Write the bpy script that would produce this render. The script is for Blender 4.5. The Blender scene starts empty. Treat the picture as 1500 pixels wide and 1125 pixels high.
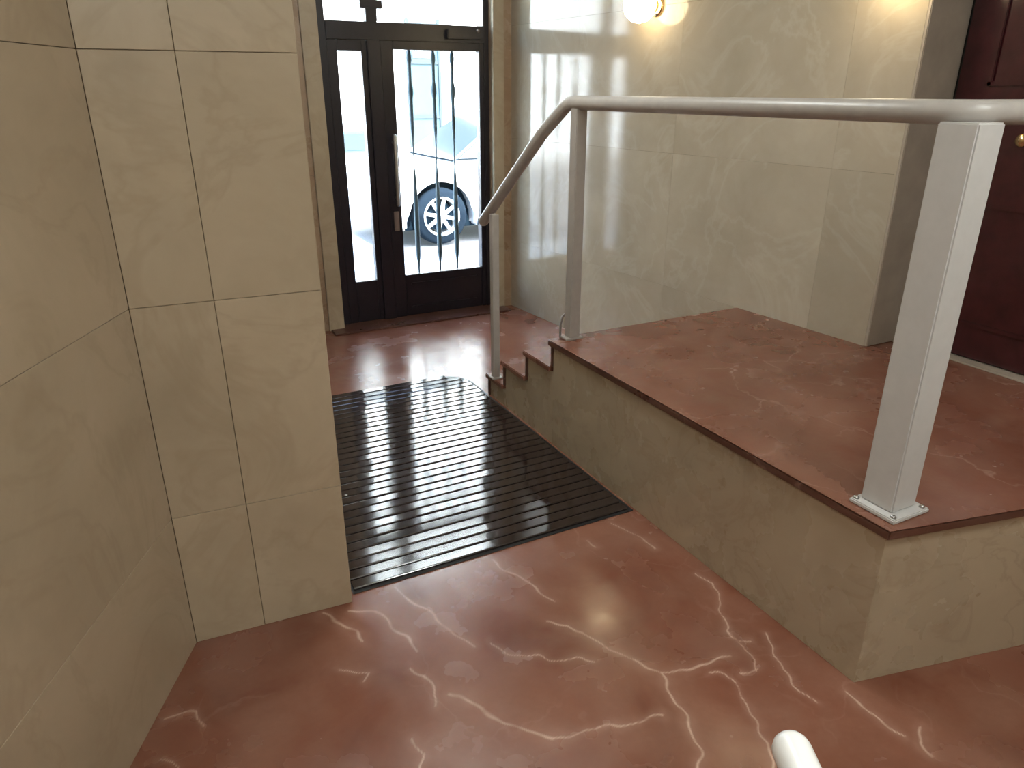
import bpy, bmesh, math, random
import numpy as np
from mathutils import Vector, Matrix, noise
random.seed(4)
S = bpy.context.scene
COL = S.collection

# ------------------------------------------------------------------ camera
cd = bpy.data.cameras.new('camera'); cam = bpy.data.objects.new('camera', cd); COL.objects.link(cam)
cd.sensor_width = 36.0; cd.lens = 1064.2 / 1500 * 36.0; cd.clip_start = 0.02; cd.clip_end = 200
cam.location = (0, 0, 1.6)
cam.rotation_euler = (math.pi / 2 - 0.3826, 0.0, -0.4773)
S.camera = cam
S.view_settings.view_transform = 'Standard'; S.view_settings.look = 'None'
S.view_settings.gamma = 1.0; S.view_settings.use_curve_mapping = False
S.view_settings.exposure = 0.85

# ------------------------------------------------------------------ sky and sun
W = bpy.data.worlds.new('sky'); S.world = W; W.use_nodes = True
wn = W.node_tree.nodes; wl = W.node_tree.links
for n in list(wn): wn.remove(n)
sky = wn.new('ShaderNodeTexSky'); sky.sky_type = 'NISHITA'; sky.sun_disc = False
sky.sun_elevation = math.radians(48); sky.sun_rotation = math.radians(160)
sky.air_density = 1.3; sky.dust_density = 1.5
bg = wn.new('ShaderNodeBackground'); bg.inputs['Strength'].default_value = 1.9
wo = wn.new('ShaderNodeOutputWorld')
wl.new(sky.outputs[0], bg.inputs['Color']); wl.new(bg.outputs[0], wo.inputs['Surface'])
sd = bpy.data.lights.new('sun', 'SUN'); sun = bpy.data.objects.new('sun', sd); COL.objects.link(sun)
sd.energy = 11.0; sd.angle = math.radians(0.6); sd.color = (1.0, 0.96, 0.9)
sun.rotation_euler = (math.radians(44), 0, math.radians(-14)); sun.location = (2, -4, 12)
LAMP = 21.0            # strength of the ceiling lamps' diffusers
SCONCE = 8.5         # strength of the sconce bulbs

# ------------------------------------------------------------------ materials
class NT:
    def __init__(s, name):
        s.m = bpy.data.materials.new(name); s.m.use_nodes = True
        s.t = s.m.node_tree; s.b = s.t.nodes['Principled BSDF']
    def n(s, typ, **kw):
        x = s.t.nodes.new('ShaderNode' + typ)
        for k, v in kw.items(): setattr(x, k, v)
        return x
    def l(s, a, b): s.t.links.new(a, b)
    def inp(s, node, **kw):
        for k, v in kw.items(): node.inputs[k.replace('_', ' ')].default_value = v
        return node
    def noise(s, vec, scale, detail=4, rough=.55, dist=0.0):
        x = s.n('TexNoise'); x.inputs['Scale'].default_value = scale; x.inputs['Detail'].default_value = detail
        x.inputs['Roughness'].default_value = rough; x.inputs['Distortion'].default_value = dist
        s.l(vec, x.inputs['Vector']); return x.outputs['Fac']
    def ramp(s, fac, stops):
        x = s.n('ValToRGB'); e = x.color_ramp.elements
        while len(e) < len(stops): e.new(.5)
        for i, (p, c) in enumerate(stops):
            e[i].position = p; e[i].color = c if len(c) == 4 else (*c, 1)
        s.l(fac, x.inputs['Fac']); return x.outputs['Color']
    def mix(s, fac, a, b, mode='MIX'):
        x = s.n('Mix', data_type='RGBA', blend_type=mode)
        for sock, v in ((x.inputs[0], fac), (x.inputs[6], a), (x.inputs[7], b)):
            if hasattr(v, 'is_output'): s.l(v, sock)
            elif isinstance(v, tuple): sock.default_value = (*v, 1)
            else: sock.default_value = v
        return x.outputs[2]
    def math(s, op, a, b=0.0):
        x = s.n('Math', operation=op)
        for sock, v in ((x.inputs[0], a), (x.inputs[1], b)):
            if hasattr(v, 'is_output'): s.l(v, sock)
            else: sock.default_value = v
        return x.outputs[0]
    def pos(s, sc=(1, 1, 1)):
        g = s.n('NewGeometry'); mp = s.n('Mapping'); mp.inputs['Scale'].default_value = sc
        s.l(g.outputs['Position'], mp.inputs['Vector']); return mp.outputs['Vector']
    def objco(s, sc=(1, 1, 1)):
        g = s.n('TexCoord'); mp = s.n('Mapping'); mp.inputs['Scale'].default_value = sc
        s.l(g.outputs['Object'], mp.inputs['Vector']); return mp.outputs['Vector']
    def bump(s, h, strength, dist=.002):
        x = s.n('Bump'); x.inputs['Strength'].default_value = strength; x.inputs['Distance'].default_value = dist
        s.l(h, x.inputs['Height']); s.l(x.outputs['Normal'], s.b.inputs['Normal'])
    def set(s, **kw):
        for k, v in kw.items():
            sock = s.b.inputs[k.replace('_', ' ')]
            if hasattr(v, 'is_output'): s.l(v, sock)
            else: sock.default_value = (*v, 1) if isinstance(v, tuple) else v
        return s

def simple(name, col, rough=.5, metal=0.0, var=.08, scale=30, bump=0.0, **kw):
    t = NT(name); p = t.pos()
    f = t.noise(p, scale, 3)
    a = tuple(c * (1 - var) for c in col); b = tuple(min(1, c * (1 + var)) for c in col)
    t.set(Base_Color=t.ramp(f, [(.3, a), (.7, b)]), Roughness=rough, Metallic=metal)
    if bump: t.bump(f, bump, .001)
    for k, v in kw.items(): t.set(**{k: v})
    return t.m

def stone(name, cols, vein, rough=(.2, .32), veinamt=.5, scale=2.2, bump=.03, tint=.10):
    """cream polished limestone: cloudy tones, soft veins, every slab a little different"""
    t = NT(name); p = t.pos()
    oi = t.n('ObjectInfo')
    off = t.n('VectorMath', operation='SCALE'); cx = t.n('CombineXYZ')
    for i in range(3): t.l(oi.outputs['Random'], cx.inputs[i])
    t.l(cx.outputs[0], off.inputs[0]); off.inputs['Scale'].default_value = 9.0
    ad = t.n('VectorMath', operation='ADD'); t.l(p, ad.inputs[0]); t.l(off.outputs[0], ad.inputs[1]); q = ad.outputs[0]
    c1 = t.ramp(t.noise(q, scale, 6, .62, .5), [(.25, cols[0]), (.5, cols[1]), (.75, cols[2])])
    f2 = t.noise(q, scale * 9, 4, .6)
    c2 = t.mix(t.math('MULTIPLY', f2, .25), c1, cols[3], 'MIX')
    v = t.math('ABSOLUTE', t.math('SUBTRACT', t.noise(q, scale * .8, 5, .6, 1.2), .5))
    vm = t.ramp(v, [(0.0, (veinamt,) * 3), (.035, (0, 0, 0))])
    c3 = t.mix(vm, c2, vein)
    br = t.math('ADD', t.math('MULTIPLY', oi.outputs['Random'], tint), 1 - tint / 2)
    cc = t.n('CombineColor')
    for i in range(3): t.l(br, cc.inputs[i])
    c4 = t.mix(1.0, c3, cc.outputs[0], 'MULTIPLY')
    rr = t.n('MapRange'); t.l(t.noise(q, 5, 4), rr.inputs[0]); rr.inputs[1].default_value = .3; rr.inputs[2].default_value = .7
    rr.inputs[3].default_value = rough[0]; rr.inputs[4].default_value = rough[1]
    t.set(Base_Color=c4, Roughness=rr.outputs[0])
    t.bump(t.noise(q, 14, 4), bump, .004)
    return t.m

def red_marble(name, attr=True, rough=.19, dark=1.0):
    t = NT(name); p = t.pos()
    k = lambda c: tuple(x * dark for x in c)
    base = t.ramp(t.noise(p, 2.3, 5, .55, .7), [(.25, k((.125, .034, .017))), (.45, k((.195, .068, .038))), (.6, k((.235, .092, .057))), (.8, k((.30, .145, .095)))])
    blot = t.noise(p, 5.0, 3, .5, .4)
    c = t.mix(t.math('MULTIPLY', t.ramp(blot, [(.35, (0, 0, 0)), (.75, (1, 1, 1))]), .55), base, k((.29, .155, .108)))
    c = t.mix(t.math('MULTIPLY', t.noise(p, 60, 3), .3), c, k((.15, .045, .03)))
    # thin natural veins
    wp = t.n('VectorMath', operation='ADD')
    nz = t.n('TexNoise'); nz.inputs['Scale'].default_value = 3.5; nz.inputs['Detail'].default_value = 5; t.l(p, nz.inputs['Vector'])
    sc = t.n('VectorMath', operation='SCALE'); sc.inputs['Scale'].default_value = .35; t.l(nz.outputs['Color'], sc.inputs[0])
    t.l(p, wp.inputs[0]); t.l(sc.outputs[0], wp.inputs[1])
    vo = t.n('TexVoronoi', feature='DISTANCE_TO_EDGE'); vo.inputs['Scale'].default_value = 2.6; t.l(wp.outputs[0], vo.inputs['Vector'])
    vm = t.ramp(vo.outputs['Distance'], [(0.0, (1, 1, 1)), (.016, (0, 0, 0))])
    gate = t.ramp(t.noise(p, 2.2, 3), [(.47, (0, 0, 0)), (.62, (1, 1, 1))])
    vfac = t.math('MULTIPLY', t.math('MULTIPLY', vm, gate), .12 if attr else .3)
    c = t.mix(vfac, c, (.55, .36, .29))
    if attr:
        a = t.n('Attribute', attribute_name='vein')
        wob = t.ramp(t.noise(p, 14, 3, .6), [(.3, (.45, .45, .45)), (.6, (1, 1, 1))])
        f = t.math('MULTIPLY', a.outputs['Fac'], wob)
        c = t.mix(f, c, (.68, .47, .37))
    rr = t.n('MapRange'); t.l(t.noise(p, 4, 4), rr.inputs[0]); rr.inputs[1].default_value = .3; rr.inputs[2].default_value = .7
    rr.inputs[3].default_value = rough * .8; rr.inputs[4].default_value = rough * 1.7
    t.set(Base_Color=c, Roughness=rr.outputs[0], IOR=1.62)
    t.bump(t.noise(p, 3.2, 2), .05, .01)
    return t.m

def emit(name, col, strength):
    t = NT(name); t.set(Base_Color=col, Emission_Color=col, Emission_Strength=strength, Roughness=.4); return t.m

M = {}
M['limestone'] = stone('cream_limestone', [(.36, .292, .205), (.43, .352, .25), (.49, .405, .295), (.35, .265, .17)], (.32, .245, .16), (.28, .42), .3)
M['polished'] = stone('polished_cream_marble', [(.33, .28, .21), (.39, .335, .26), (.45, .39, .305), (.31, .25, .175)], (.47, .42, .34), (.06, .13), .3, 1.9, .03)
M['plinth'] = stone('platform_side_marble', [(.37, .295, .205), (.40, .322, .225), (.43, .35, .25), (.36, .28, .19)], (.24, .175, .11), (.22, .34), .3, 4.0, .03, .06)
M['joint'] = simple('joint_grout', (.22, .17, .115), .8)
M['floor'] = red_marble('red_marble_floor')
M['redstone'] = red_marble('red_marble_platform', False, .20, .85)
M['nosing'] = red_marble('red_marble_edge', False, .30, .45)
M['ceiling'] = simple('ceiling_plaster', (.62, .57, .49), .9)
M['warmmarble'] = stone('warm_reflection_marble', [(.26, .165, .10), (.33, .23, .15), (.40, .30, .21), (.26, .15, .085)], (.42, .33, .23), (.25, .4), .4, 3)  # brown tone paints a warm reflection on the end wall's marble
M['white'] = simple('white_painted_steel', (.52, .505, .495), .32, 0, .03)
M['greyshade'] = simple('grey_shaded_steel', (.36, .33, .305), .36, 0, .05)  # grey also paints the shade on the white far posts
M['tubewhite'] = simple('white_enamel_tube', (.90, .90, .89), .22, 0, .02)
M['doordark'] = simple('dark_bronze_door', (.010, .007, .012), .34, .0, .25)
M['iron'] = simple('glare_washed_iron', (.10, .145, .175), .6, .0)  # blue-grey lightened for the glare that washes out the bars
M['steel'] = simple('brushed_steel', (.45, .44, .43), .28, 1.0)
M['brass'] = simple('polished_brass', (.75, .55, .28), .2, 1.0)
M['maroon'] = simple('maroon_lacquer', (.040, .008, .010), .16, 0, .2, 12)
M['jamb'] = simple('taupe_stone_reveal', (.34, .285, .23), .4, 0, .1, 10)
M['black'] = simple('rubber_and_gap_shade', (.012, .012, .013), .5)
M['rib'] = simple('glossy_black_brown_slat', (.026, .017, .015), .09, 0, .2, 9, 0.0, IOR=1.62)
g = NT('clear_glass'); g.set(Base_Color=(.93, .98, .97), Roughness=.0, Transmission_Weight=1.0, IOR=1.08); M['glass'] = g.m
M['diffuser'] = emit('lamp_diffuser', (.94, 1.0, .97), LAMP)
M['bulb'] = emit('sconce_bulb', (1.0, .82, .50), SCONCE)
M['carwhite'] = simple('silver_white_car_paint', (.78, .80, .82), .25, .1, .03)
M['tyre'] = simple('tyre_rubber', (.006, .012, .02), .9, Specular_IOR_Level=.12)
M['carglass'] = simple('car_window_glass', (.03, .045, .06), .08)
M['alloy'] = simple('alloy_rim', (.75, .78, .80), .3, .3)
M['under'] = simple('car_underbody', (.008, .018, .03), .9, Specular_IOR_Level=.1)
M['redlamp'] = simple('car_tail_lamp', (.4, .02, .02), .2)
M['asphalt'] = simple('asphalt', (.20, .20, .205), .9, 0, .15, 60)
M['paving'] = simple('pavement_stone', (.50, .49, .47), .8, 0, .1, 20)
M['facade'] = simple('pale_facade', (.70, .72, .72), .85, 0, .05, 3)
M['facadeblue'] = simple('blue_grey_facade', (.03, .062, .078), .7, 0, .1, 4)
M['shutter'] = simple('grey_shutter', (.015, .028, .035), .6)

# ------------------------------------------------------------------ geometry helpers
def mesh(name, verts, faces, mat, parent=None, smooth=False, loc=None):
    me = bpy.data.meshes.new(name); me.from_pydata([tuple(v) for v in verts], [], faces); me.update()
    if mat: me.materials.append(M[mat] if isinstance(mat, str) else mat)
    if smooth:
        for p in me.polygons: p.use_smooth = True
    o = bpy.data.objects.new(name, me); COL.objects.link(o)
    if parent: o.parent = parent
    if loc: o.location = loc
    return o

def from_bm(name, bm, mat, parent=None, smooth=False):
    bmesh.ops.recalc_face_normals(bm, faces=bm.faces)
    me = bpy.data.meshes.new(name); bm.to_mesh(me); bm.free()
    me.materials.append(M[mat])
    if smooth:
        for p in me.polygons: p.use_smooth = True
    o = bpy.data.objects.new(name, me); COL.objects.link(o)
    if parent: o.parent = parent
    return o

def add_prism(bm, poly, z0, z1, bevel=0.0, seg=2, axis='z'):
    """poly: list of 2D points; extruded from z0 to z1 along the axis"""
    def P(a, b, h):
        return (a, b, h) if axis == 'z' else ((a, h, b) if axis == 'y' else (h, a, b))
    lo = [bm.verts.new(P(a, b, z0)) for a, b in poly]; hi = [bm.verts.new(P(a, b, z1)) for a, b in poly]
    fs = [bm.faces.new(lo[::-1]), bm.faces.new(hi)]
    n = len(poly)
    for i in range(n): fs.append(bm.faces.new((lo[i], lo[(i + 1) % n], hi[(i + 1) % n], hi[i])))
    if bevel:
        es = {e for f in fs for e in f.edges}
        bmesh.ops.bevel(bm, geom=list(es), offset=bevel, segments=seg, affect='EDGES', clamp_overlap=True)

def prism(name, poly, z0, z1, mat, parent=None, bevel=0.0, seg=2, axis='z', smooth=False):
    bm = bmesh.new(); add_prism(bm, poly, z0, z1, bevel, seg, axis)
    return from_bm(name, bm, mat, parent, smooth)

def box(name, x0, x1, y0, y1, z0, z1, mat, parent=None, bevel=0.0, seg=2):
    return prism(name, [(x0, y0), (x1, y0), (x1, y1), (x0, y1)], z0, z1, mat, parent, bevel, seg)

def add_tube(bm, pts, r, seg=16, cap=True, round_end=(False, False)):
    pts = [Vector(p) for p in pts]; rings = []
    rs = [r] * len(pts)
    if round_end[0]:
        d = (pts[1] - pts[0]).normalized(); p0 = pts[0]
        ext = [(p0 + d * r * (1 - math.sin(a)), r * math.cos(a)) for a in (1.5, 1.25, 1.0, .7, .35)]
        pts = [e[0] for e in ext] + [p0 + d * r] + pts[1:]; rs = [e[1] for e in ext] + [r] + rs[1:]
    if round_end[1]:
        d = (pts[-1] - pts[-2]).normalized(); p0 = pts[-1]
        ext = [(p0 - d * r * (1 - math.sin(a)), r * math.cos(a)) for a in (.35, .7, 1.0, 1.25, 1.5)]
        pts = pts[:-1] + [p0 - d * r] + [e[0] for e in ext]; rs = rs[:-1] + [r] + [e[1] for e in ext]
    up0 = None
    for i, p in enumerate(pts):
        t = (pts[min(i + 1, len(pts) - 1)] - pts[max(i - 1, 0)]).normalized()
        ref = Vector((0, 0, 1)) if abs(t.z) < .95 else Vector((1, 0, 0))
        a = t.cross(ref).normalized(); b = t.cross(a).normalized()
        rings.append([bm.verts.new(p + (a * math.cos(k / seg * 2 * math.pi) + b * math.sin(k / seg * 2 * math.pi)) * rs[i]) for k in range(seg)])
    for i in range(len(rings) - 1):
        for k in range(seg):
            bm.faces.new((rings[i][k], rings[i][(k + 1) % seg], rings[i + 1][(k + 1) % seg], rings[i + 1][k]))
    if cap:
        bm.faces.new(rings[0][::-1]); bm.faces.new(rings[-1])

def tube(name, pts, r, mat, parent=None, seg=16, round_end=(False, False)):
    bm = bmesh.new(); add_tube(bm, pts, r, seg, True, round_end)
    return from_bm(name, bm, mat, parent, True)

def lathe(name, prof, mat, parent=None, seg=28, axis='z', loc=(0, 0, 0), smooth=True, cap=True):
    bm = bmesh.new(); rings = []
    for r, h in prof:
        ring = []
        for k in range(seg):
            a = k / seg * 2 * math.pi; u, v = r * math.cos(a), r * math.sin(a)
            ring.append(bm.verts.new((u, v, h) if axis == 'z' else ((u, h, v) if axis == 'y' else (h, u, v))))
        rings.append(ring)
    for i in range(len(rings) - 1):
        for k in range(seg): bm.faces.new((rings[i][k], rings[i][(k + 1) % seg], rings[i + 1][(k + 1) % seg], rings[i + 1][k]))
    if cap and prof[0][0] > 1e-6: bm.faces.new(rings[0][::-1])
    if cap and prof[-1][0] > 1e-6: bm.faces.new(rings[-1])
    bmesh.ops.remove_doubles(bm, verts=bm.verts, dist=1e-6)
    bmesh.ops.translate(bm, verts=bm.verts, vec=loc)
    return from_bm(name, bm, mat, parent, smooth)

def empty(name, loc=(0, 0, 0)):
    o = bpy.data.objects.new(name, None); COL.objects.link(o); o.location = loc; o.empty_display_size = .1; return o

def adopt(root):
    """children are modelled in world coordinates: keep them there under a root that sits at the thing's base"""
    for c in root.children: c.matrix_parent_inverse = Matrix.Translation(root.location).inverted()

def tag(o, label, cat=None, group=None, kind=None):
    o['label'] = label
    if cat: o['category'] = cat
    if group: o['group'] = group
    if kind: o['kind'] = kind
    return o
def struct(o, label, cat): return tag(o, label, cat, kind='structure')

def slab_panel(parent, a, b, z0, z1, mat, thick=.014, gap=.0007, n=None):
    """one stone slab hung on the wall line a->b (outer face on the line), room side to the right of a->b"""
    a = Vector((*a, 0)); b = Vector((*b, 0)); t = (b - a).normalized(); nrm = Vector((t.y, -t.x, 0))
    a2 = a + t * gap; b2 = b - t * gap
    P = [a2, b2, b2 - nrm * thick, a2 - nrm * thick]
    return prism('slab', [(v.x, v.y) for v in P], z0 + gap, z1 - gap, mat, parent, .0003 if mat == 'polished' else .0009, 1)

# ================================================================== THE ROOM
CEIL = 2.75
# ---- floor: one polished red marble surface; a fine grid where the veins can be followed
def build_floor():
    xs0, xs1, ys0, ys1, st = -.5, 1.75, .55, 2.15, .0042
    veins = [
     (.006, [(.331, 2.013), (.378, 1.933), (.408, 1.881), (.423, 1.82)]), (.009, [(.426, 1.983), (.496, 1.946), (.534, 1.816), (.554, 1.702)]),
     (.006, [(.509, 1.652), (.539, 1.605), (.537, 1.541), (.521, 1.478)]), (.007, [(.587, 2.04), (.629, 1.917), (.668, 1.801), (.692, 1.716), (.716, 1.652)]),
     (.006, [(.959, 2.018), (1.004, 1.889), (1.037, 1.774), (1.05, 1.719)]),
     (.006, [(.971, 1.644), (1.025, 1.598), (1.057, 1.545), (1.081, 1.446), (1.102, 1.403), (1.131, 1.339), (1.16, 1.293), (1.153, 1.237), (1.129, 1.178), (1.116, 1.104), (1.091, 1.041), (1.048, .981), (.983, .896)]),
     (.006, [(1.16, 1.293), (1.232, 1.272), (1.319, 1.251), (1.389, 1.248)]), (.004, [(1.295, 1.224), (1.339, 1.171), (1.309, 1.085), (1.282, 1.018), (1.256, .956), (1.202, .891)]),
     (.004, [(1.473, 1.284), (1.502, 1.269)]), (.004, [(1.559, 1.268), (1.541, 1.208), (1.494, 1.136), (1.477, 1.055), (1.488, .992)]),
     (.004, [(1.578, 1.615), (1.592, 1.542), (1.525, 1.434), (1.464, 1.335), (1.471, 1.296), (1.427, 1.165)]),
     (.009, [(.583, 1.502), (.628, 1.423), (.675, 1.345), (.735, 1.262), (.766, 1.234)]), (.005, [(.766, 1.234), (.856, 1.213), (.967, 1.181), (1.071, 1.159)]),
     (.005, [(.43, 1.408), (.439, 1.354), (.41, 1.311), (.393, 1.243)]), (.005, [(-.157, 1.775), (-.07, 1.771), (-.063, 1.708)]), (.004, [(-.173, 1.647), (-.136, 1.594)]),
     (.005, [(1.497, 2.032), (1.525, 1.909), (1.547, 1.811)]), (.005, [(1.347, 1.975), (1.352, 1.911)]), (.005, [(1.662, .801), (1.62, .768), (1.605, .723)]),
     (.005, [(1.376, 1.182), (1.437, 1.169)]), (.004, [(.775, 1.639), (.802, 1.574), (.89, 1.496), (1.015, 1.422)]), (.004, [(.326, 1.74), (.394, 1.689), (.379, 1.652)]),
     (.005, [(1.599, .991), (1.58, .864), (1.605, .8)])]
    nx = int((xs1 - xs0) / st) + 1; ny = int((ys1 - ys0) / st) + 1
    gx, gy = np.meshgrid(xs0 + np.arange(nx) * (xs1 - xs0) / (nx - 1), ys0 + np.arange(ny) * (ys1 - ys0) / (ny - 1))
    px, py = gx.ravel(), gy.ravel()
    wx = px + .007 * np.sin(py * 31 + 3 * np.sin(px * 17)) + .0022 * np.sin(py * 83 + px * 60)
    wy = py + .007 * np.sin(px * 29 + 3 * np.sin(py * 19)) + .0022 * np.sin(px * 78 - py * 71)
    val = np.zeros_like(px)
    for w, line in veins:
        for (x0, y0), (x1, y1) in zip(line[:-1], line[1:]):
            dx, dy = x1 - x0, y1 - y0
            t = np.clip(((wx - x0) * dx + (wy - y0) * dy) / (dx * dx + dy * dy), 0, 1)
            d = np.hypot(wx - x0 - t * dx, wy - y0 - t * dy)
            val = np.maximum(val, .82 * np.exp(-(d / (w * .58)) ** 2))
            val = np.maximum(val, .12 * np.exp(-(d / (w * 4)) ** 2))
    V = np.column_stack([px, py, np.zeros_like(px)])
    idx = np.arange(nx * ny).reshape(ny, nx)
    F = np.column_stack([idx[:-1, :-1].ravel(), idx[:-1, 1:].ravel(), idx[1:, 1:].ravel(), idx[1:, :-1].ravel()])
    ext = [(-2.2, 3.4, -1.7, ys0), (-2.2, xs0, ys0, ys1), (xs1, 3.4, ys0, ys1), (-2.2, 3.4, ys1, 5.2)]
    ev, ef = [], []
    for x0, x1, y0, y1 in ext:
        k = len(V) + len(ev); ev += [(x0, y0, 0), (x1, y0, 0), (x1, y1, 0), (x0, y1, 0)]; ef.append((k, k + 1, k + 2, k + 3))
    k = len(V) + len(ev)
    ev += [(-2.2, -1.7, -.1), (3.4, -1.7, -.1), (3.4, 5.2, -.1), (-2.2, 5.2, -.1)]; ef.append((k + 3, k + 2, k + 1, k))
    V = np.vstack([V, np.array(ev)])
    me = bpy.data.meshes.new('floor'); me.from_pydata(V.tolist(), [], F.tolist() + ef); me.update()
    at = me.attributes.new('vein', 'FLOAT', 'POINT')
    at.data.foreach_set('value', np.concatenate([val, np.zeros(len(ev))]).astype(np.float32))
    me.materials.append(M['floor'])
    o = bpy.data.objects.new('floor', me); COL.objects.link(o)
    return struct(o, 'polished red-brown marble floor with pale veins', 'floor')
build_floor()
struct(box('ceiling', -2.4, 3.7, -1.9, 5.3, CEIL, CEIL + .35, 'ceiling'), 'plain cream ceiling of the lobby', 'ceiling')

ROWS = [0, .45, 1.08, 1.69, 2.31, CEIL]
# ---- left wall, running obliquely up to the corner beside the pillar
C0 = Vector((-.046, 2.059)); LD = Vector((-.435, -.900)).normalized()
LN = Vector((-.900, .435)).normalized()            # away from the room
def lp(d, o=0.0): v = C0 + LD * d + LN * o; return (v.x, v.y)
wl_ = prism('wall_left', [lp(-.02, .014), lp(4.3, .014), lp(4.3, .35), lp(-.3, .35)], 0, CEIL, 'joint')
struct(wl_, 'oblique left wall of large cream stone slabs', 'wall')
for i in range(5):
    for d0, d1 in ((0, 1.22), (1.22, 2.44), (2.44, 3.66), (3.66, 4.3)):
        slab_panel(wl_, lp(d1), lp(d0), ROWS[i], ROWS[i + 1], 'limestone')
# ---- pillar beside it, two columns of slabs on the face
PA, PB = (-.046, 2.059), (.441, 2.026)
pil = prism('wall_pillar', [(-.046, 2.075), (.427, 2.042), (.435, 2.42), (-.35, 2.42)], 0, CEIL, 'joint')
struct(pil, 'cream stone pillar face with two columns of slabs', 'wall')
mid = (PA[0] + (PB[0] - PA[0]) * .42, PA[1] + (PB[1] - PA[1]) * .42)
for i in range(5):
    slab_panel(pil, PA, mid, ROWS[i], ROWS[i + 1], 'limestone')
    slab_panel(pil, mid, PB, ROWS[i], ROWS[i + 1], 'limestone')
    slab_panel(pil, PB, (.449, 2.42), ROWS[i], ROWS[i + 1], 'limestone')
# ---- corridor wall behind the pillar
wc = box('wall_corridor', .05, .386, 2.42, 5.3, 0, CEIL, 'joint'); struct(wc, 'cream stone wall of the passage behind the pillar', 'wall')
for i in range(5):
    for y0, y1 in ((2.42, 3.3), (3.3, 4.2), (4.2, 5.05)):
        slab_panel(wc, (.40, y0), (.40, y1), ROWS[i], ROWS[i + 1], 'limestone')
# ---- right wall: polished marble with a recessed dark door
RA, RB = Vector((2.605, 5.05)), Vector((2.851, 2.04))
rd = (RB - RA).normalized()
def rp(y): k = (y - RA.y) / rd.y; return (RA.x + rd.x * k, y)
wr = prism('wall_right', [(rp(5.3)[0] + .014, 5.3), (2.865, 2.054), (3.45, 2.054), (3.45, 5.3)], 0, CEIL, 'joint')
struct(wr, 'polished cream marble wall reflecting the entrance', 'wall')
RROWS = [0, .53, 1.28, 2.03, CEIL]
ycuts = [5.05, 4.25, 3.35, 2.345, 2.04]
for i in range(4):
    for a, b in zip(ycuts[:-1], ycuts[1:]):
        slab_panel(wr, rp(a), rp(b), RROWS[i], RROWS[i + 1], 'polished', gap=.0004)
wr2 = prism('wall_right_near', [(2.88, 1.10), (2.92, -1.9), (3.45, -1.9), (3.45, 1.10)], 0, CEIL, 'joint')
struct(wr2, 'polished marble wall on the near side of the dark door', 'wall')
for i in range(4):
    for a, b in ((1.10, .2), (.2, -.8), (-.8, -1.7)):
        slab_panel(wr2, (2.866 + (1.1 - a) * .0133, a), (2.866 + (1.1 - b) * .0133, b), RROWS[i], RROWS[i + 1], 'polished', gap=.0007)
wr3 = box('wall_right_over_door', 2.87, 3.45, 1.10, 2.054, 2.62, CEIL, 'polished'); struct(wr3, 'marble strip above the dark maroon door', 'wall')
struct(box('wall_right_behind_door', 3.20, 3.45, 1.10, 2.054, 0, 2.62, 'joint'), 'masonry behind the dark maroon door', 'wall')
struct(box('wall_back', -2.4, 3.45, -1.9, -1.6, 0, CEIL, 'limestone'), 'cream stone wall behind the viewer', 'wall')
# ---- end wall with the street door
DX0, DX1, DY, DT = 1.237, 2.452, 5.13, 2.58
wf = prism('wall_front', [(.05, 0), (DX0, 0), (DX0, DT), (DX1, DT), (DX1, 0), (3.45, 0), (3.45, CEIL), (.05, CEIL)], 5.06, 5.30, 'warmmarble', axis='y')
struct(wf, 'marble end wall around the street door, warm reflection painted in brown', 'wall')
for x0, x1 in ((.40, 1.13), (2.535, 2.606)):
    for i in range(5): slab_panel(wf, (x0, 5.046), (x1, 5.046), ROWS[i], ROWS[i + 1], 'warmmarble')
for x0, x1 in ((1.13, DX0), (DX1, 2.535)):
    box('casing', x0, x1, 5.025, 5.07, 0, DT + .08, 'limestone', wf, .004)
box('casing', 1.13, 2.535, 5.025, 5.07, DT, DT + .10, 'limestone', wf, .004)

# ---- the street door: dark metal, narrow side light, wide glazed leaf, transom
d1 = empty('door_1', (1.84, 5.13, 0)); struct(d1, 'dark metal street door with glazed leaf, side light and transom', 'door')
F0, F1 = 5.10, 5.17
def bar(name, x0, x1, z0, z1, y0=F0, y1=F1, mat='doordark', parent=d1, bev=.004): return box(name, x0, x1, y0, y1, z0, z1, mat, parent, bev)
bar('frame_post', DX0, 1.30, 0, DT); bar('frame_post', 2.412, DX1, 0, DT)
bar('frame_head', 1.30, 2.412, DT - .06, DT)
bar('transom_bar', 1.30, 2.412, 1.915, 2.022, F0 - .012, F1)
bar('transom_mullion', 1.572, 1.648, 2.022, DT - .06)
bar('transom_ornament', 1.535, 1.685, 2.10, 2.15, F0 - .006, F0 + .03)
bar('transom_ornament', 1.535, 1.685, 2.33, 2.38, F0 - .006, F0 + .03)
bar('centre_post', 1.565, 1.655, 0, 1.915, F0 - .008, F1)
# fixed side light
bar('side_light_stile', 1.30, 1.368, .01, 1.915, F0 + .01); bar('side_light_stile', 1.528, 1.565, .01, 1.915, F0 + .01)
bar('side_light_rail', 1.368, 1.528, 1.848, 1.915, F0 + .01)
bar('side_light_panel', 1.368, 1.528, .01, .315, F0 + .014)
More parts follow.
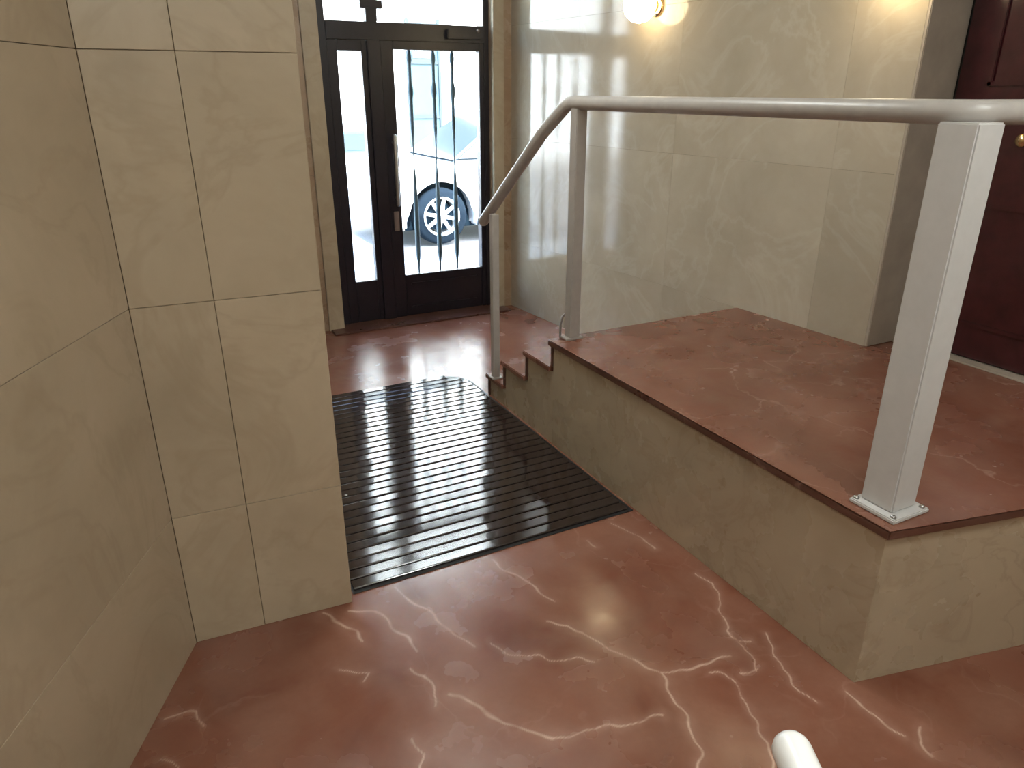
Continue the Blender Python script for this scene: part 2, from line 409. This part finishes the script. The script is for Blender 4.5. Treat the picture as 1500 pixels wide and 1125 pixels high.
# opening leaf
leaf = bar('leaf_panel', 1.745, 2.378, .012, .325, F0 + .012)
bar('panel_moulding', 1.79, 2.33, .07, .085, F0 + .004, F0 + .013, parent=leaf, bev=.001); bar('panel_moulding', 1.79, 2.33, .25, .265, F0 + .004, F0 + .013, parent=leaf, bev=.001)
bar('leaf_stile', 1.655, 1.745, .012, 1.915, F0 + .004); bar('leaf_stile', 2.378, 2.412, .012, 1.915, F0 + .004)
bar('leaf_rail', 1.745, 2.378, 1.862, 1.915, F0 + .004)
for x0, x1, z0, z1 in ((1.30, 1.572, 2.022, DT - .06), (1.648, 2.412, 2.022, DT - .06), (1.368, 1.528, .315, 1.848), (1.745, 2.378, .325, 1.862)):
    box('pane', x0 - .005, x1 + .005, 5.138, 5.144, z0 - .005, z1 + .005, 'glass', d1)
# three iron bars: thinned mid-height, the glare's wash-out put into their shape
for bx in (1.88, 2.055, 2.197):
    prof = [(.006, .31), (.007, .36), (.017, .46), (.019, .62), (.018, .82), (.013, .98), (.006, 1.08), (.0045, 1.18), (.006, 1.27), (.013, 1.36), (.013, 1.55), (.02, 1.59), (.02, 1.62), (.012, 1.66), (.012, 1.78), (.018, 1.80), (.018, 1.83), (.006, 1.875)]
    lathe('grille_bar', prof, 'iron', d1, 12, loc=(bx, 5.175, 0))
hd = tube('pull_handle', [(1.705, 5.055, .84), (1.705, 5.055, 1.33)], .014, 'steel', d1, 12, (True, True))
for z in (.90, 1.27): tube('handle_stud', [(1.705, 5.055, z), (1.705, 5.108, z)], .009, 'steel', hd, 10)
box('lock_plate', 1.682, 1.72, 5.098, 5.106, .66, .80, 'steel', d1, .002)
cl = box('door_closer', 2.12, 2.37, 5.045, 5.092, 1.935, 1.995, 'doordark', d1, .006)
tube('closer_cap', [(2.345, 5.038, 1.99), (2.345, 5.046, 1.99)], .012, 'steel', cl, 12)
adopt(d1)
th = box('trim_1', DX0 - .1, DX1 + .08, 4.90, 5.16, 0, .012, 'nosing', None, .004); struct(th, 'dark red threshold strip painting in the reflection of the street door', 'threshold')  # dark strip stands for the door's reflection in the polished floor

# ---- recessed maroon door on the platform
PZ = .53
d2 = empty('door_2', (3.1, 1.58, PZ)); struct(d2, 'dark maroon lacquered door in a recess on the platform', 'door')
box('reveal', 2.852, 3.10, 2.026, 2.054, PZ, 2.62, 'jamb', d2, .003)
box('reveal', 2.868, 3.10, 1.10, 1.128, PZ, 2.62, 'jamb', d2, .003)
box('reveal', 2.868, 3.10, 1.128, 2.026, 2.59, 2.62, 'jamb', d2, .003)
box('shadow_gap', 3.10, 3.18, 1.128, 2.04, PZ, 2.59, 'black', d2)  # black box paints in the shade of the gap around the leaf
lf = box('leaf', 3.075, 3.13, 1.145, 2.005, PZ + .012, 2.575, 'maroon', d2, .004)
for z0, z1 in ((.68, 1.18), (1.62, 2.46)):
    for a0, a1, b0, b1 in ((1.27, 1.88, z0, z0 + .018), (1.27, 1.88, z1 - .018, z1)):
        box('moulding', 3.064, 3.076, a0, a1, b0, b1, 'maroon', lf, .003)
    for y in (1.27, 1.862): box('moulding', 3.064, 3.076, y, y + .018, z0, z1, 'maroon', lf, .003)
kn = lathe('knob', [(.026, 0), (.026, -.006), (.010, -.010), (.010, -.028), (.020, -.036), (.026, -.048), (.022, -.060), (.0, -.064)], 'brass', d2, 20, 'x', (3.075, 1.672, 1.43))
box('door_saddle', 3.02, 3.10, 1.128, 2.026, PZ, PZ + .008, 'jamb', d2, .002)
adopt(d2)

# ---- raised platform with four risers down towards the street door
SX = 1.64
pf = empty('floor_platform', (2.2, 1.7, 0)); struct(pf, 'raised marble platform with cream sides and red top', 'platform')
def fy(x): return 1.0 - (x - SX) * .2245      # oblique front edge
E1, E2, E3, E4 = 2.77, 3.02, 3.27, 3.46
LV = [PZ, .398, .262, .125]
prism('core', [(SX + .012, fy(SX) + .012), (3.19, fy(3.19) + .012), (3.19, 1.09), (2.86, 1.10), (2.86, 2.06), (rp(E1)[0] + .01, E1 - .02), (SX + .012, E1 - .02)], .0, PZ - .03, 'joint', pf)
prism('side_slab', [(SX, fy(SX)), (SX + .012, fy(SX) + .010), (SX + .012, E1 - .021), (SX, E1 - .021)], 0, PZ - .03, 'plinth', pf, .001, 1)
prism('front_slab', [(SX, fy(SX)), (2.868, fy(2.868)), (2.868, fy(2.868) + .012), (SX + .012, fy(SX) + .012)], 0, PZ - .03, 'plinth', pf, .001, 1)
top = [(SX - .014, fy(SX) - .014), (2.862, fy(2.862) - .014), (2.862, 1.13), (3.075, 1.13), (3.075, 2.024), (2.85, 2.036), (rp(E1 + .01)[0] - .001, E1 + .012), (SX - .014, E1 + .012)]
prism('top_slab', top, PZ - .0015, PZ, 'redstone', pf)
inner = [(x, y) for x, y in top]
prism('edge_slab', inner, PZ - .03, PZ - .0015, 'nosing', pf, .004, 2)
prevE = E1
for i, (a, b) in enumerate(((E1, E2), (E2, E3), (E3, E4))):
    z = LV[i + 1]; xr = rp(b)[0] - .002
    st = box('step', SX + .004, xr, a - .018, b - .018, 0, z - .026, 'plinth', pf)
    box('riser', SX - .004, xr, a - .020, a, z, LV[i] - (.03 if i == 0 else .026), 'nosing', st, .002)
    bm = bmesh.new(); box_poly = [(SX - .014, a - .004), (xr, a - .004), (xr, b + .012), (SX - .014, b + .012)]
    t_ = prism('tread', box_poly, z - .026, z, 'redstone', st, .004, 2); bm.free()
box('riser', SX - .004, rp(E4)[0] - .002, E4 - .020, E4, 0, LV[3] - .026, 'nosing', pf, .002)
adopt(pf)

# ================================================================== RAILING ON THE PLATFORM
RZ = 1.556; RX = 1.742
rl = empty('stair_railing', (RX, 1.9, PZ)); tag(rl, 'white and grey metal railing along the platform edge and steps, far posts shade-toned', 'railing')
# corner post
PCx, PCy = 1.734, 1.078
p_ = box('corner_post', PCx - .049, PCx + .049, PCy - .049, PCy + .049, PZ + .012, RZ - .02, 'white', rl, .004)
bp = box('base_plate', PCx - .076, PCx + .070, PCy - .078, PCy + .064, PZ, PZ + .013, 'white', rl, .003)
for dx in (-.062, .056):
    for dy in (-.064, .052): lathe('bolt', [(.008, 0), (.008, .004), (.004, .007), (0, .007)], 'steel', bp, 10, 'z', (PCx + dx, PCy + dy, PZ + .013))
# far post at the head of the steps
FPx, FPy = 1.735, 2.745
box('post', FPx - .026, FPx + .026, FPy - .026, FPy + .026, PZ + .008, RZ - .02, 'greyshade', rl, .003)
box('base_plate', FPx - .045, FPx + .045, FPy - .03, FPy + .03, PZ, PZ + .009, 'greyshade', rl, .002)
arc = [(FPx - .02, FPy + .0 + .09 * math.sin(a), PZ + .012 + .085 * (math.sin(a * .5 + 1.57))) for a in (0, .3, .6, .9)]
tube('foot_brace', [(FPx, FPy + .02, PZ + .115), (FPx - .005, FPy + .05, PZ + .108), (FPx - .01, FPy + .075, PZ + .085), (FPx - .012, FPy + .085, PZ + .045), (FPx - .012, FPy + .085, PZ - .10)], .006, 'greyshade', rl, 8)
# lower post standing on the bottom step
LPx, LPy = 1.648, 3.385
box('post', LPx - .019, LPx + .019, LPy - .019, LPy + .019, LV[3], 1.02, 'greyshade', rl, .003)
box('base_plate', LPx - .032, LPx + .032, LPy - .032, LPy + .032, LV[3], LV[3] + .008, 'greyshade', rl, .002)
# hand rails
tube('top_rail', [(2.80, PCy - .238, RZ), (2.3, PCy - .126, RZ), (PCx + .09, PCy - .018, RZ), (PCx + .045, PCy - .004, RZ), (PCx + .014, PCy + .014, RZ), (PCx + .001, PCy + .05, RZ), (PCx, PCy + .2, RZ), (RX + .004, 2.0, RZ), (FPx - .004, 2.78, RZ), (FPx - .008, 2.815, RZ - .004), (FPx - .012, 2.84, RZ - .016), (FPx - .03, 3.0, RZ - .130), (1.668, 3.58, .942)], .028, 'greyshade', rl, 20, (True, True))
fpx, fpy = 2.76, PCy - .229
box('post', fpx - .03, fpx + .03, fpy - .03, fpy + .03, PZ + .008, RZ - .02, 'white', rl, .003)
box('base_plate', fpx - .05, fpx + .05, fpy - .05, fpy + .05, PZ, PZ + .009, 'white', rl, .002)
adopt(rl)

# ---- end of a second, round white hand rail close to the viewer
hr = empty('hand_rail', (.42, .1, 0)); tag(hr, 'round white handrail end poking up at the bottom of the picture', 'handrail')
e0 = Vector((.577, .418, .90)); hdv = Vector((-.455, -.89, 0)).normalized()
tube('rail', [e0, e0 + hdv * .3, e0 + hdv * 1.1], .0225, 'tubewhite', hr, 28, (True, True))
for k in (.32, .95):
    q = e0 + hdv * k
    tube('post', [(q.x, q.y, .01), (q.x, q.y, .89)], .018, 'tubewhite', hr, 16)
    lathe('foot', [(.045, 0), (.045, .006), (.022, .014), (.022, .02)], 'tubewhite', hr, 20, 'z', (q.x, q.y, 0))
adopt(hr)

# ================================================================== RIBBED ENTRANCE MAT
mt = empty('entrance_mat', (1.0, 2.9, 0)); tag(mt, 'dark glossy ribbed entrance mat lying between pillar and platform', 'mat')
mx0, mx1, my0, my1 = .455, 1.628, 2.062, 3.83
def mat_right(y):     # rounded far right corner
    r = .16; k = y - (my1 - r)
    return mx1 - .02 if k <= 0 else mx1 - .02 - r + math.sqrt(max(0, r * r - k * k))
poly = [(mx0, my0), (mx1, my0), (mx1, my1 - .17)] + [(mx1 - .17 + .17 * math.cos(a), my1 - .17 + .17 * math.sin(a)) for a in [i * math.pi / 16 for i in range(1, 9)]] + [(mx0, my1)]
prism('backing', poly, .0005, .004, 'black', mt, .001, 1)
NR = 31; pitch = (my1 - my0 - .02) / NR
for i in range(NR):
    y = my0 + .01 + pitch * (i + .5); hw = pitch * .44; zt = .013
    xr = mat_right(y + hw); sk = random.uniform(-.003, .003); tl = random.uniform(-.0006, .0006)
    prof = [(-hw, .0035), (-hw, .0105), (-hw * .93, zt - .0008), (-hw * .82, zt), (hw * .82, zt + tl), (hw * .93, zt - .0008 + tl), (hw, .0105), (hw, .0035)]
    n = len(prof); nsg = 10; vs = []; fs = []
    for s in range(nsg + 1):
        x = mx0 + .008 + (xr - mx0 - .008) * s / nsg; wob = .0004 * math.sin(s * 1.7 + i * 2.3)
        vs += [(x, y + a + sk * (s / nsg - .5), b + (wob if b > .005 else 0)) for a, b in prof]
    for s in range(nsg):
        for k in range(n):
            fs.append((s * n + k, s * n + (k + 1) % n, (s + 1) * n + (k + 1) % n, (s + 1) * n + k))
    fs.append(tuple(range(n))[::-1]); fs.append(tuple(nsg * n + k for k in range(n)))
    r_ = mesh('rib', vs, fs, 'rib', mt)
    bm = bmesh.new(); bm.from_mesh(r_.data); bmesh.ops.recalc_face_normals(bm, faces=bm.faces); bm.to_mesh(r_.data); bm.free()
lathe('screw_head', [(.0075, 0), (.0075, .002), (.004, .004), (0, .004)], 'steel', mt, 12, 'z', (.606, 2.705, .0125))
adopt(mt)

# ================================================================== LAMPS
def sconce(y, z, label):
    x = rp(y)[0]
    r = empty('wall_sconce', (x, y, z)); tag(r, label, 'lamp', 'sconces on the marble wall')
    lathe('back_plate', [(.0, 0), (.055, 0), (.055, -.008), (.045, -.014), (.03, -.02), (0, -.02)], 'brass', r, 24, 'x', (x, y, z))
    lathe('collar', [(.030, -.018), (.034, -.026), (.030, -.034), (0, -.034)], 'brass', r, 20, 'x', (x, y, z))
    lathe('globe', [(.0, -.090), (.044, -.078), (.077, -.047), (.090, 0), (.078, .047), (.046, .078), (0, .090)], 'bulb', r, 28, 'z', (x - .115, y, z))
    adopt(r); return r
sconce(3.56, 2.03, 'glowing globe sconce on the marble wall nearer the street door')
sconce(2.14, 2.045, 'glowing globe sconce on the marble wall next to the maroon door')
def ceiling_light(x, y, r, label):
    t = empty('ceiling_light', (x, y, CEIL)); tag(t, label, 'lamp', 'round ceiling lamps')
    lathe('rim', [(r + .02, 0), (r + .02, -.035), (r + .002, -.045), (r, -.03), (r, -.001)], 'white', t, 32, 'z', (x, y, CEIL))
    lathe('diffuser', [(r, -.03), (r * .97, -.09), (r * .83, -.16), (r * .55, -.21), (r * .25, -.232), (0, -.236)], 'diffuser', t, 32, 'z', (x, y, CEIL))
    adopt(t)
ceiling_light(1.5, -.05, .26, 'round ceiling lamp above the near part of the lobby')
ceiling_light(1.05, 2.65, .22, 'added round ceiling lamp, out of view, above the ribbed entrance mat')  # unseen lamp added for ambient light
ceiling_light(-.35, -.75, .26, 'added round ceiling lamp, out of view, at the back of the lobby')  # unseen, added behind the camera to fill in light on the left wall

# ================================================================== THE STREET
GZ = -.05
pv = box('ground_pavement', -14, 20, 5.3, 7.15, GZ - .2, GZ + .02, 'paving'); struct(pv, 'pale pavement outside the street door', 'pavement')
rdw = box('ground_road', -14, 20, 7.15, 15.0, GZ - .2, GZ - .03, 'asphalt'); struct(rdw, 'grey asphalt street where the car is parked', 'road')
struct(box('ground_pavement_far', -14, 20, 15.0, 17.0, GZ - .2, GZ + .05, 'paving'), 'pavement across the street', 'pavement')

def wheel(cx, cy, cz, face, root):
    s = face
    w = lathe('wheel', [(.215, .10), (.285, .10), (.315, .085), (.322, .05), (.322, -.05), (.315, -.085), (.285, -.10), (.215, -.10)], 'tyre', root, 40, 'y', (cx, cy, cz), cap=False)
    lathe('rim', [(.222, -.100), (.222, -.112), (.200, -.108), (.196, -.07), (.196, .07), (.222, .1)] if s < 0 else [(.222, .1), (.222, .112), (.2, .108), (.196, .07), (.196, -.07), (.222, -.1)], 'alloy', w, 40, 'y', (cx, cy, cz), cap=False)
    lathe('brake_disc', [(.0, s * .02), (.17, s * .02), (.17, s * .03), (0, s * .03)], 'under', w, 28, 'y', (cx, cy, cz))
    lathe('hub', [(.055, s * .06), (.05, s * .10), (.03, s * .108), (0, s * .108)], 'alloy', w, 20, 'y', (cx, cy, cz))
    for k in range(8):
        a = k / 8 * 2 * math.pi + .2; bm = bmesh.new()
        add_prism(bm, [(.04, -.022), (.2, -.017), (.2, .017), (.04, .022)], s * .065, s * .098, .004, 1, 'y')
        bmesh.ops.rotate(bm, verts=bm.verts, cent=(0, 0, 0), matrix=Matrix.Rotation(a, 3, 'Y'))
        bmesh.ops.translate(bm, verts=bm.verts, vec=(cx, cy, cz)); from_bm('spoke', bm, 'alloy', w)
    return w

car = empty('parked_car', (4.5, 8.8, GZ - .03)); tag(car, 'silver-white car parked outside the glazed street door', 'car')
WX, WY, WZ = 3.185, 8.02, .262
L0, L1 = WX - .82, WX + 3.25; W2X = WX + 2.55
def arch(cx, r, n=14): return [(cx + r * math.cos(a), WZ + r * math.sin(a)) for a in [math.pi - i * math.pi / n for i in range(n + 1)]]
b0 = .13
prof = [(L0, b0 + .18), (L0 + .1, b0)] + [(WX - .42, b0)] + arch(WX, .42) + [(WX + .42, b0), (W2X - .42, b0)] + arch(W2X, .42) + [(W2X + .42, b0), (L1 - .12, b0), (L1 - .06, b0 + .1), (L1 - .02, .40), (L1, .72), (L1 - .1, .90), (L0 + 1.1, .86), (L0 + .22, .74), (L0 + .02, .62)]
body = prism('body', prof, 8.0 - .08, 8.0 + 1.62, 'carwhite', car, .03, 3, 'y')
def green(name, inset, mat, zt, zb, yb, x):
    bm = bmesh.new(); y0, y1 = 7.92 + .05, 9.62 - .05
    lo = [bm.verts.new(v) for v in ((x[0], y0, zb), (x[1], y0, zb), (x[1], y1, zb), (x[0], y1, zb))]
    hi = [bm.verts.new(v) for v in ((x[2], y0 + yb, zt), (x[3], y0 + yb, zt), (x[3], y1 - yb, zt), (x[2], y1 - yb, zt))]
    bm.faces.new(lo[::-1]); bm.faces.new(hi)
    for i in range(4): bm.faces.new((lo[i], lo[(i + 1) % 4], hi[(i + 1) % 4], hi[i]))
    bmesh.ops.bevel(bm, geom=list(bm.edges), offset=.03, segments=2, affect='EDGES')
    return from_bm(name, bm, mat, car)
green('cabin_glass', 0, 'carglass', 1.36, .86, .20, (L0 + .98, L1 - .12, L0 + 1.75, L1 - .42))
green('roof', 0, 'carwhite', 1.42, 1.34, .05, (L0 + 1.75, L1 - .42, L0 + 1.95, L1 - .55)).location = (0, 0, 0)
for x in (WX + 1.45, WX + 2.35): box('pillar', x, x + .07, 7.99, 8.03, .87, 1.2, 'carwhite', car, .005)
for x in (WX + .5, WX + 1.5): box('door_seam', x, x + .008, 7.914, 7.925, .22, .88, 'under', car)
for x in (WX + .62, WX + 1.62): box('door_handle', x, x + .16, 7.895, 7.925, .72, .75, 'carwhite', car, .006)
box('sill_trim', WX + .45, W2X - .45, 7.905, 7.93, .13, .21, 'under', car, .004)
for cx in (WX, W2X):
    prism('wheel_arch', [(cx + .43 * math.cos(a), WZ + .43 * math.sin(a)) for a in [i * math.pi / 12 for i in range(13)]] + [(cx - .43, b0 + .01), (cx + .43, b0 + .01)], 8.13, 9.41, 'under', car, axis='y')
box('underbody', L0 + .2, L1 - .2, 8.10, 9.45, .10, .30, 'under', car)
box('tail_lamp', L1 - .10, L1 + .005, 7.915, 8.1, .60, .78, 'redlamp', car, .01)
box('head_lamp', L0 + .02, L0 + .2, 7.915, 8.15, .50, .64, 'alloy', car, .01)
for cx in (WX, W2X):
    wheel(cx, WY, WZ, -1, car); wheel(cx, 9.50, WZ, 1, car)
adopt(car)

# ---- building across the street
bd = empty('apartment_building', (7, 17, 0)); tag(bd, 'pale building with shuttered windows across the street', 'building')
box('wall', -12, 20, 17.0, 19, GZ, 14, 'facade', bd)
dr = box('street_entrance', 6.12, 6.86, 16.93, 17.02, GZ, 3.0, 'facadeblue', bd, .01)
for x in (6.10, 6.84): box('jamb', x, x + .06, 16.88, 17.02, GZ, 3.1, 'shutter', dr)
for z in (1.02, 2.18, 2.95): box('crossbar', 6.16, 6.84, 16.9, 16.94, z, z + .07, 'shutter', dr)
box('pane', 6.24, 6.76, 16.915, 16.935, 2.3, 2.9, 'carglass', dr)
def window(x0, x1, z0, z1):
    w_ = box('window', x0, x1, 16.96, 17.02, z0, z1, 'facadeblue', bd, .01)
    box('pane', x0 + .07, x1 - .07, 16.94, 16.965, z0 + .07, z1 - .07, 'shutter', w_)
    box('sill', x0 - .08, x1 + .08, 16.86, 17.0, z0 - .07, z0, 'facade', w_)
window(4.42, 5.06, .30, .78)
for x in (.4, 2.4, 8.6, 10.6):
    window(x, x + 1.0, .9, 2.4)
for x in (.4, 2.4, 4.2, 6.1, 8.6, 10.6):
    window(x, x + 1.0, 3.9, 5.6)
adopt(bd)
